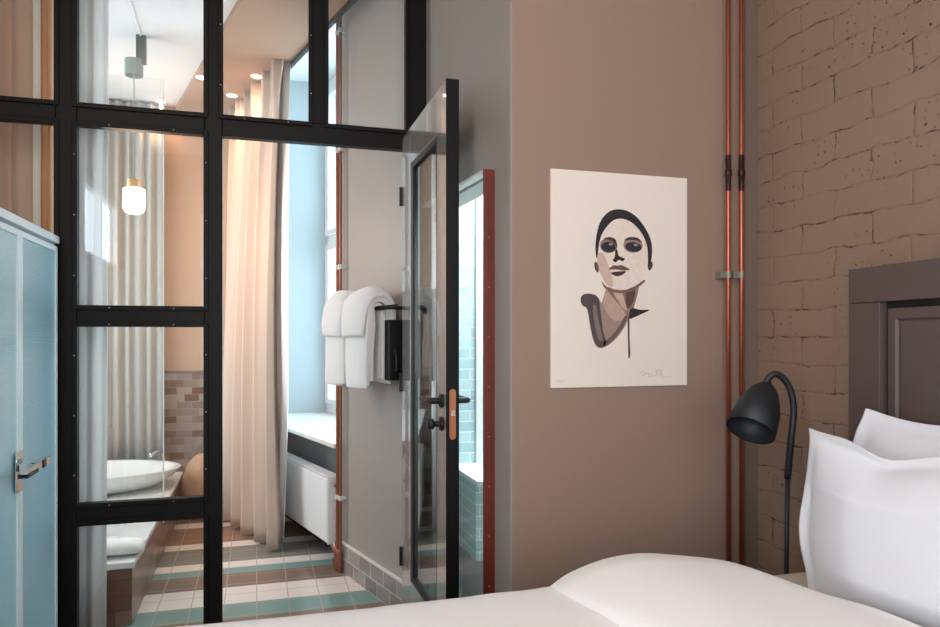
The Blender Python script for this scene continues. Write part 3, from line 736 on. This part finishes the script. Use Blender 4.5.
# main beige curtain drawn across the far half of the window niche; v: 0 floor -> 1 top
ct = thing('window_curtain', WP(1.8, -.2, 0), 'long beige curtain hanging beside the bathroom window and radiator', 'curtain')
def main_c(u, v):
    # u=0 near edge (by the radiator) u=1 far corner
    z = .015+2.85*v
    near = 1.235+.12*math.sin(PI*min(1, max(0, (v-.05)/.95)))**.8 - (.0)*(1-v)
    t = near+(2.30-near)*u
    s = -.17-.10*u*(1-v)**.7-.03*(1-v)
    ph = u*2*PI*5.2+.5*math.sin(3*v+u*4)-.5*math.sin(3*v)
    A = (.036+.022*(1-v))
    s -= A*math.sin(ph)+.008*math.sin(ph*2.3+1.2*v)
    t += .018*math.cos(ph)
    if v > .90: s += .028*math.sin(u*2*PI*20)*(v-.90)/.10
    return WP(t, s, z)
curtain('drape', main_c, 260, 40, 'curtain', ct)
def lining(u, v):
    z = .03+2.83*v
    t = 1.27+.30*u+.03*math.sin(PI*v)+.10*max(0, 1-3.5*v); s = -.135+.012*math.sin(u*2*PI*3+v)
    return WP(t, s, z)
ln = curtain('lining', lining, 40, 20, mat('white_lining', (244, 244, 244), .9), ct); ln['label'] = 'white inner lining'
# track
bm = B(); wbox(bm, .0, 2.35, -.122, -.10, 2.84, 2.8595); tr = link('curtain_track', bm, 'blackplain'); tag(tr, 'dark curtain track along the bathroom ceiling edge above the beige curtain', 'curtain track')
# brown curtain left, behind partition
cb = thing('side_curtain', (-1.15, 3.2, 0), 'taupe brown curtain behind the top-left partition panes above the cabinet', 'curtain')
def mk(xa, xb, folds, Yc, amp, from_X=None):
    Xa = from_X if from_X is not None else at_Y(xa, 337, Yc).x; Xb = at_Y(xb, 337, Yc).x
    def f(u, v):
        ph = u*2*PI*folds
        return Vector((Xa+(Xb-Xa)*u, Yc+amp*math.sin(ph)+amp*.3*math.sin(ph*2.1+v), .02+2.85*v))
    return f
wl = mat('light_streak', (250, 240, 230), .9)  # light bleeding between the curtain folds, put into a strip colour
curtain('drape', mk(0, 34, 6, 3.25, .03, -1.62), 140, 6, 'curtainbrown', cb)
q = curtain('lining', mk(33, 40.5, .5, 3.235, .008), 20, 4, wl, cb); q['label'] = 'narrow cream strip coloured as light in the curtain gap'
q = curtain('drape', mk(40, 53, 1, 3.24, .02), 30, 4, mat('warm_lit_drape', (222, 164, 118), .9), cb); q['label'] = 'tan fold coloured as warmly lit'  # same curtain, warm light put into this fold's colour
q = curtain('lining', mk(52.5, 64, .5, 3.225, .008), 20, 4, wl, cb); q['label'] = 'narrow cream strip coloured as light in the curtain gap'
cw = thing('pale_curtain', (-.66, 3.2, 0), 'narrow pale white curtain just behind the left partition post', 'curtain')
def pale(u, v):
    X = -.745+.165*u; ph = u*2*PI*2.2+.6
    return Vector((X-.01*(1-v), 3.19+.026*math.sin(ph), .02+2.85*v))
curtain('drape', pale, 60, 6, mat('pale_curtain', (246, 248, 248), .9, sheen=.2), cw)
# grey curtain at the back
cg = thing('back_curtain', (-1.1, 5.4, 0), 'grey pleated curtain at the back of the bathroom behind the hanging lamp', 'curtain')
def greyc(u, v, PZ=.28):
    X = -1.66+1.03*u; ph = u*2*PI*15+.3*math.sin(v*4)
    return Vector((X, 5.43+.024*math.sin(ph)+.01*math.sin(ph*.37), PZ+.02+(2.88-PZ-.02)*v))
curtain('drape', greyc, 240, 8, 'curtaingrey', cg)

# ------------------------------------------------------------------ RADIATOR
rad = thing('radiator', WP(1.3, -.02, .1), 'white panel radiator under the bathroom window sill', 'radiator')
R0, R1 = .86, 1.95
bm = B(); wbox(bm, R0+.006, R1-.006, -.052, -.040, .125, .475); link('front_panel', bm, 'radiator', rad, bevel=.006)
bm = B(); wbox(bm, R0, R0+.012, -.046, .03, .115, .485); link('end_panel', bm, 'radiator', rad, bevel=.003); bm = B(); wbox(bm, R1-.012, R1, -.046, .03, .115, .485); link('end_panel', bm, 'radiator', rad, bevel=.003)
bm = B(); wbox(bm, R0+.012, R1-.012, -.038, .03, .475, .483); wbox(bm, R0+.012, R1-.012, .022, .03, .125, .475)
for k in range(30):
    t = R0+.03+k*(R1-R0-.06)/29; wbox(bm, t-.002, t+.002, -.034, .02, .4832, .4845)
link('top_grille', bm, 'radiator', rad)
bm = B(); tube(bm, [WP(R0-.005, -.02, .445), WP(R0-.05, -.02, .445)], .012, 12); link('valve', bm, 'chrome', rad); bm = B(); tube(bm, [WP(R0-.03, -.02, .14), WP(R0-.05, -.02, .10)], .016, 12); link('valve', bm, 'chrome', rad)
bm = B(); wbox(bm, R0+.15, R0+.18, .03, .10, .2, .4); link('bracket', bm, 'radiator', rad); bm = B(); wbox(bm, R1-.18, R1-.15, .03, .10, .2, .4); link('bracket', bm, 'radiator', rad)

# copper riser pipes at the niche corner
for k, t in enumerate((.76, .717)):
    lab = ('copper riser pipe closest to the bathroom window', 'copper riser pipe beside the grey bathroom wall, nearer the towels')[k]
    pt = thing('riser_pipe', WP(t, -.03, 0), lab, 'pipe', 'copper riser pipes beside the bathroom window')
    pts = [WP(t+.03, -.03-.0*k, .02), WP(t+.03, -.03, .05), WP(t+.025, -.03, .12), WP(t, -.03, .2), WP(t, -.03, 3.16)]
    bm = B(); tube(bm, smooth_path(pts, 5), .0085, 12); link('tube', bm, 'bathcopper', pt, smooth=True)
    for h in (.396, 1.0, 1.615, 2.235, 2.86):
        bm = B(); tube(bm, [WP(t, -.03, h-.012), WP(t, -.03, h+.012)], .0125, 12); wbox(bm, t-.006, t+.006, -.03, 0, h-.008, h+.008); link('pipe_clip', bm, 'clip', pt)
    bm = B(); tube(bm, [WP(t+.03, -.03, .02), WP(t+.03, -.03, .06)], .015, 12); link('elbow_fitting', bm, 'bathcopper', pt); bm = B(); tube(bm, [WP(t+.03, -.03, .10), WP(t+.07, -.03, .12)], .011, 10); link('elbow_fitting', bm, 'bathcopper', pt)

# ------------------------------------------------------------------ TOWEL RAIL + TOWELS
TH = at_Y(390, 308, 3.1).z
rail = thing('towel_rail', WP(.25, 0, TH), 'black towel rail on the grey bathroom wall by the open door', 'towel rail')
bm = B(); tube(bm, [WP(-.13, -.112, TH), WP(.54, -.112, TH)], .010, 12); link('bar', bm, 'blackplain', rad if False else rail, smooth=True)
bm = B(); tube(bm, [WP(.52, -.112, TH), WP(.52, 0, TH)], .008, 10); link('mount', bm, 'blackplain', rail); bm = B(); tube(bm, [WP(.0, -.112, TH), WP(.0, 0, TH)], .008, 10); link('mount', bm, 'blackplain', rail); bm = B(); lathe(bm, [(0, 0), (.022, 0), (.022, -.008), (0, -.008)], WP(.52, 0, TH), WN, 16); link('mount', bm, 'blackplain', rail)
def towel(t0, t1, label, seed, bow=.012):
    t = thing('towel', WP((t0+t1)/2, -.112, TH+.04), label, 'towel', 'white towels on the rail')
    # cross-section in (s,h): layered inverted U loops
    def U(bm, ri, ro, hang_f, hang_b, ta, tb, sh=0.0, seg=10):
        path = []
        mid = (ri+ro)/2
        ps = [(-mid-.014, TH-hang_f), (-mid-.012, TH-hang_f*.6), (-mid-.004, TH-hang_f*.25)]
        for k in range(seg+1):
            a = PI-PI*k/seg; ps.append((mid*math.cos(a), TH-.01+mid*1.0*math.sin(a)))
        ps += [(mid, TH-hang_b*.3), (mid, TH-hang_b)]
        half = (ro-ri)/2
        # thicken
        n = len(ps); L = []; R = []
        for i, (s, h) in enumerate(ps):
            s0, h0 = ps[max(i-1, 0)]; s1, h1 = ps[min(i+1, n-1)]
            d = math.hypot(s1-s0, h1-h0); nx, ny = -(h1-h0)/d, (s1-s0)/d
            hh = half*(.8 if i in (0, n-1) else 1)
            L.append((s+nx*hh, h+ny*hh)); R.append((s-nx*hh, h-ny*hh))
        loop = L+R[::-1]
        m = 10; rings = []
        for k in range(m+1):
            tt = ta+(tb-ta)*k/m
            e = min(k, m-k)/m; shr = -.004 if k in (0, m) else 0
            ring = []
            for q, (s, h) in enumerate(loop):
                w = .012*noise.noise(Vector((tt*9+seed, h*9, s*6+ri*30)))
                e2 = abs(2*k/m-1)**4*(.20 if ro > .07 else .08)
                s2 = s*(1-e2); hc = TH-.02; h = h if h < hc else hc+(h-hc)*(1-e2*1.3); h += bow*(1-(2*k/m-1)**2) if h > TH-.02 else 0
                ring.append(bm.verts.new(WP(tt+(.005*math.sin(h*23+seed)), -.112+s2+w, h+.014*noise.noise(Vector((tt*7, seed, s*20))))))
            rings.append(ring)
        for a, b in zip(rings, rings[1:]):
            for i in range(len(loop)): j = (i+1) % len(loop); bm.faces.new((a[i], a[j], b[j], b[i]))
        for rg in (rings[0], rings[-1]):
            N = len(L)
            for i in range(N-1): bm.faces.new((rg[i], rg[i+1], rg[2*N-2-i], rg[2*N-1-i]))
    bm = B()
    U(bm, .014, .034, .33, .32, t0+.012, t1-.012)
    U(bm, .036, .058, .345, .335, t0+.004, t1-.006)
    link('folded_layers', bm, 'towel', t, smooth=True, bevel=.003)
    bm = B(); U(bm, .058, .078, .352, .30, t0, t1); link('outer_fold', bm, 'towel', t, smooth=True, bevel=.006, subsurf=1)
    bm = B(); U(bm, .076, .100, .125, .10, t0-.008, t1+.004); link('top_fold', bm, 'towel', t, smooth=True, bevel=.008, subsurf=1)
towel(.035, .265, 'white folded towel on the black rail, nearer the open door', 1)
towel(.290, .52, 'white folded towel on the black rail, nearer the bathroom window', 5)
bm = B(); wbox(bm, -.022, .02, -.10, 0, 1.055, 1.32)
hb = thing('wall_holder', WP(.06, -.02, 1.06), 'black box mounted on the bathroom wall below the towel rail', 'wall holder'); link('case', bm, 'blackplain', hb, bevel=.006)
bm = B(); 
ps = [WP(-.02, -.07, 1.08), WP(-.04, -.07, 1.10), WP(-.04, -.07, 1.17), WP(-.02, -.07, 1.19)]; tube(bm, ps, .005, 8); link('loop_handle', bm, 'blackplain', hb)

# ------------------------------------------------------------------ PENDANT LAMP
pc = at_D(134, 200, 3.9)
pend = thing('pendant_lamp', (pc.x, pc.y, 2.9), 'glowing glass pendant lamp hanging on a cord in the bathroom', 'lamp')
bm = B(); box(bm, pc.x+.012, pc.x+.062, pc.y-.02, pc.y+.02, at_D(140, 63, 3.9).z, 2.9); link('canopy_block', bm, mat('dark_steel', (70, 84, 84), .4, metal=.4), pend, bevel=.002)
zt, zb = at_D(134, 60, 3.9).z, at_D(134, 76, 3.9).z
bm = B(); lathe(bm, [(0, zt), (.047, zt), (.047, zb), (.042, zb), (.04, zb+.02), (0, zb+.02)], (pc.x, pc.y, 0)); link('canopy', bm, mat('canopy_steel', (120, 142, 140), .35, metal=.4), pend)
ztop = at_D(134, 180, 3.9).z
bm = B(); tube(bm, [(pc.x, pc.y, zb+.02), (pc.x, pc.y, ztop)], .0035, 8); link('cord', bm, mat('cord', (170, 160, 150), .6), pend)
bm = B(); lathe(bm, [(0, ztop), (.035, ztop), (.038, ztop-.045), (0, ztop-.045)], (pc.x, pc.y, 0)); link('socket', bm, mat('brass', (214, 168, 110), .4, metal=.5), pend)
zb2 = at_D(134, 214, 3.9).z
bm = B(); lathe(bm, [(.03, ztop-.04), (.056, ztop-.052), (.058, zb2+.035), (.045, zb2+.01), (.02, zb2), (0, zb2)], (pc.x, pc.y, 0)); link('glass_shade', bm, mat('lit_glass', (255, 236, 210), .4, emit=(255, 226, 190), estr=9), pend, smooth=True)
bm = B(); q = at_H(131, 2, 2.9); tube(bm, [(pc.x+.035, pc.y, 2.895), (q.x, q.y, 2.895), (q.x-.02, q.y-.3, 2.895)], .004, 8); link('ceiling_cable', bm, 'white', pend)

# ------------------------------------------------------------------ DOWNLIGHTS
DL = mat('downlight_glow', (255, 240, 220), .4, emit=(255, 235, 205), estr=14)
for i, (x, y, h, lab) in enumerate(((257, 76, 2.86, 'round ceiling downlight closest to the beige curtain'), (232, 95, 2.86, 'round ceiling downlight beside the middle partition post, right of it'), (202, 77, 2.86, 'round ceiling downlight just left of the middle partition post'), (161, 101, 2.9, 'small ceiling downlight near the grey back curtain'))):
    p = at_H(x, y, h); r = .04 if i < 3 else .035
    d = thing('downlight', p, lab, 'downlight', 'bathroom ceiling downlights')
    bm = B(); lathe(bm, [(r, 0), (r, -.004), (r*.8, -.006), (r*.8, 0)], p, n=20); link('rim', bm, 'white', d)
    bm = B(); lathe(bm, [(0, -.003), (r*.78, -.003), (r*.78, 0)], p, n=20); link('lens', bm, DL, d)
    L = bpy.data.lights.new('downlight_beam', 'SPOT'); L.energy = 13; L.color = (1, .60, .34); L.spot_size = 2.2; L.spot_blend = .8; L.shadow_soft_size = .05
    lo = bpy.data.objects.new('downlight_beam', L); COL.objects.link(lo); lo.location = p+Vector((0, 0, -.02)); lo.parent = d; lo.matrix_parent_inverse = Matrix.Translation(d.location).inverted()

# ------------------------------------------------------------------ BATH AREA (left)
PX = -.516; PZ = .28
plat = thing('tiled_bath_surround', (-1.1, 4.3, 0), 'low brown-tiled bath surround with white top in the bathroom', 'bath surround')
link('tiled_front', box(B(), -1.69, PX-.0, 3.36, 3.40, 0, PZ-.03), 'tile_side', plat)
link('tiled_side', box(B(), PX-.04, PX, 3.40, 5.48, 0, PZ-.03), 'tile_sideY', plat)
bm = B(); box(bm, -1.69, PX+.012, 3.34, 3.52, PZ-.03, PZ); box(bm, PX-.13, PX+.012, 3.52, 4.6, PZ-.03, PZ); box(bm, -1.69, PX+.012, 4.6, 5.48, PZ-.03, PZ); box(bm, -1.69, -1.56, 3.52, 4.6, PZ-.03, PZ)
link('rim', bm, 'porcelain', plat, bevel=.006)
bm = B(); box(bm, -1.56, PX-.13, 3.52, 4.6, .06, .08); 
for q in ((-1.56, -1.545, 3.52, 4.6), (PX-.145, PX-.13, 3.52, 4.6), (-1.56, PX-.13, 3.52, 3.535), (-1.56, PX-.13, 4.585, 4.6)): box(bm, *q, .08, PZ-.028)
link('tub_inside', bm, 'porcelain', plat)
# basin
bas = thing('white_basin', (-1.02, 4.98, PZ), 'white oval basin with flared rim on the bath surround', 'basin')
bm = B(); lathe(bm, [(0, 0), (.34, 0), (.44, .03), (.51, .07), (.55, .115), (.56, .128), (.55, .132), (.52, .12), (.46, .07), (.38, .04), (0, .03)], (-1.02, 4.97, PZ), n=48, sx=.98, sy=.62)
link('bowl', bm, 'porcelain', bas, smooth=True)
bm = B(); tube(bm, smooth_path([(-.61, 5.24, PZ), (-.61, 5.24, PZ+.16), (-.64, 5.20, PZ+.19), (-.68, 5.14, PZ+.175)], 5), .014, 10); tp = link('basin_tap', bm, 'chrome', smooth=True); tag(tp, 'small chrome tap behind the white oval basin', 'tap')
# folded towel on the near corner of the rim
def rolled_towel():
    bm = B()
    n = 20; L_ = .30; m = 14; rings = []
    for i in range(m+1):
        f = i/m; x = PX-.27+L_*f
        ring = []
        for k in range(n):
            a = 2*PI*k/n; rr = .036*(1-.25*(abs(2*f-1))**6)
            ring.append(bm.verts.new((x, 3.47+2.0*rr*math.cos(a), PZ+.001+rr*.95+rr*math.sin(a)*.95+.003*noise.noise(Vector((f*6, a, 0))))))
        rings.append(ring)
    for a, b in zip(rings, rings[1:]):
        for k in range(n): bm.faces.new((a[k], a[(k+1) % n], b[(k+1) % n], b[k]))
    bm.faces.new(rings[0]); bm.faces.new(rings[-1])
    return bm
tw = link('folded_towel', rolled_towel(), 'towel', smooth=True); tag(tw, 'white folded towel lying on the near corner of the bath surround', 'towel')
# tan rounded basket
pb_ = at_H(205, 500, .0); c_ = at_D(206, 475, 4.95)
bk = thing('round_pouf', (c_.x, c_.y, 0), 'tan rounded pouf on the floor beside the white basin', 'pouf')
bm = B(); lathe(bm, [(0, 0), (.13, 0), (.17, .05), (.19, .15), (.18, .27), (.14, .37), (.08, .425), (0, .44)], (c_.x, c_.y, 0), n=32, sx=.85, sy=.85); link('cover', bm, 'wicker', bk, smooth=True)
# glass bath screen with bright polished edge
gx = at_Y(163.5, 300, 4.0)
gs = thing('bath_screen', (gx.x, 4.0, PZ), 'clear glass bath screen with bright polished edge standing on the bath surround', 'glass screen')
link('glass_pane', box(B(), -1.5, gx.x-.003, 3.996, 4.004, PZ, at_Y(163, 80, 4.0).z), 'glass', gs)
link('polished_edge', box(B(), gx.x-.003, gx.x+.003, 3.993, 4.007, PZ, at_Y(163, 80, 4.0).z), mat('polished_edge', (235, 245, 245), .2), gs)

# ------------------------------------------------------------------ LIGHTS
def area(name, loc, rot, sx, sy, e, col, spread=PI):
    L = bpy.data.lights.new(name, 'AREA'); L.shape = 'RECTANGLE'; L.size = sx; L.size_y = sy; L.energy = e; L.color = col; L.spread = spread
    o = bpy.data.objects.new(name, L); COL.objects.link(o); o.location = loc; o.rotation_euler = rot; return o
def look(o, d): o.rotation_euler = Vector(d).to_track_quat('-Z', 'Y').to_euler()
# daylight just outside the windows; the right one is added
o = area('bathroom_daylight', WP(1.55, .60, 1.9), (0, 0, 0), 1.3, 2.2, 60, (.66, .87, 1)); look(o, -WN)
o = area('left_window_daylight', (-1.42, -1.1, 1.65), (0, 0, 0), 1.5, 1.8, 82, (.78, .89, 1)); look(o, (1, 0, 0))
o = area('right_side_fill', (BX+.14, -1.25, 1.65), (0, 0, 0), 1.2, 1.8, 42, (.80, .92, 1)); look(o, (-1, .25, 0))  # added cool light, brightens the cabinet front
o = area('rear_window_daylight', (.2, -2.36, 1.65), (0, 0, 0), 1.5, 1.8, 28, (1, .90, .82)); look(o, (0, 1, 0))
L = bpy.data.lights.new('bedroom_warm_fill', 'POINT'); L.energy = 37; L.color = (1, .85, .73); L.shadow_soft_size = .07  # added warm light without a fixture, shapes the art wall falloff
o = bpy.data.objects.new('bedroom_warm_fill', L); COL.objects.link(o); o.location = (-.75, .1, 2.9)
o = area('bathroom_left_fill', (-1.79, 4.35, 1.7), (0, 0, 0), 1.25, 1.55, 34, (.72, .88, 1)); look(o, (1, 0, 0))  # added cool light at an unseen wall opening, brightens the towels
# cool light added to brighten the shower niche
o = area('shower_fill_light', (1.2, 2.6, 2.19), (0, 0, 0), .5, .5, 36, (.78, .95, 1)); look(o, (0, 0, -1))
# pendant bulb
L = bpy.data.lights.new('pendant_bulb', 'POINT'); L.energy = 18; L.color = (1, .70, .48); L.shadow_soft_size = .06
o = bpy.data.objects.new('pendant_bulb', L); COL.objects.link(o); o.location = (pc.x, pc.y, zb2-.08)

w = bpy.data.worlds.new('sky'); S.world = w; w.use_nodes = True
w.node_tree.nodes['Background'].inputs[0].default_value = (.72, .9, 1, 1); w.node_tree.nodes['Background'].inputs[1].default_value = 1.6

# ------------------------------------------------------------------ CAMERA
cd = bpy.data.cameras.new('camera'); cam = bpy.data.objects.new('camera', cd); COL.objects.link(cam)
cam.location = (0, 0, CH); cam.rotation_euler = (PI/2, 0, -PSI)
cd.sensor_width = 36; cd.lens = 36*F/940; cd.shift_y = (HZ-313.5)/940; cd.clip_start = .05
S.camera = cam
S.view_settings.view_transform = 'Standard'; S.view_settings.look = 'None'; S.view_settings.gamma = 1; S.view_settings.exposure = 0
S.view_settings.use_curve_mapping = False
S.cycles.use_denoising = True
S.cycles.max_bounces = 10; S.cycles.transparent_max_bounces = 16; S.cycles.sample_clamp_indirect = 6
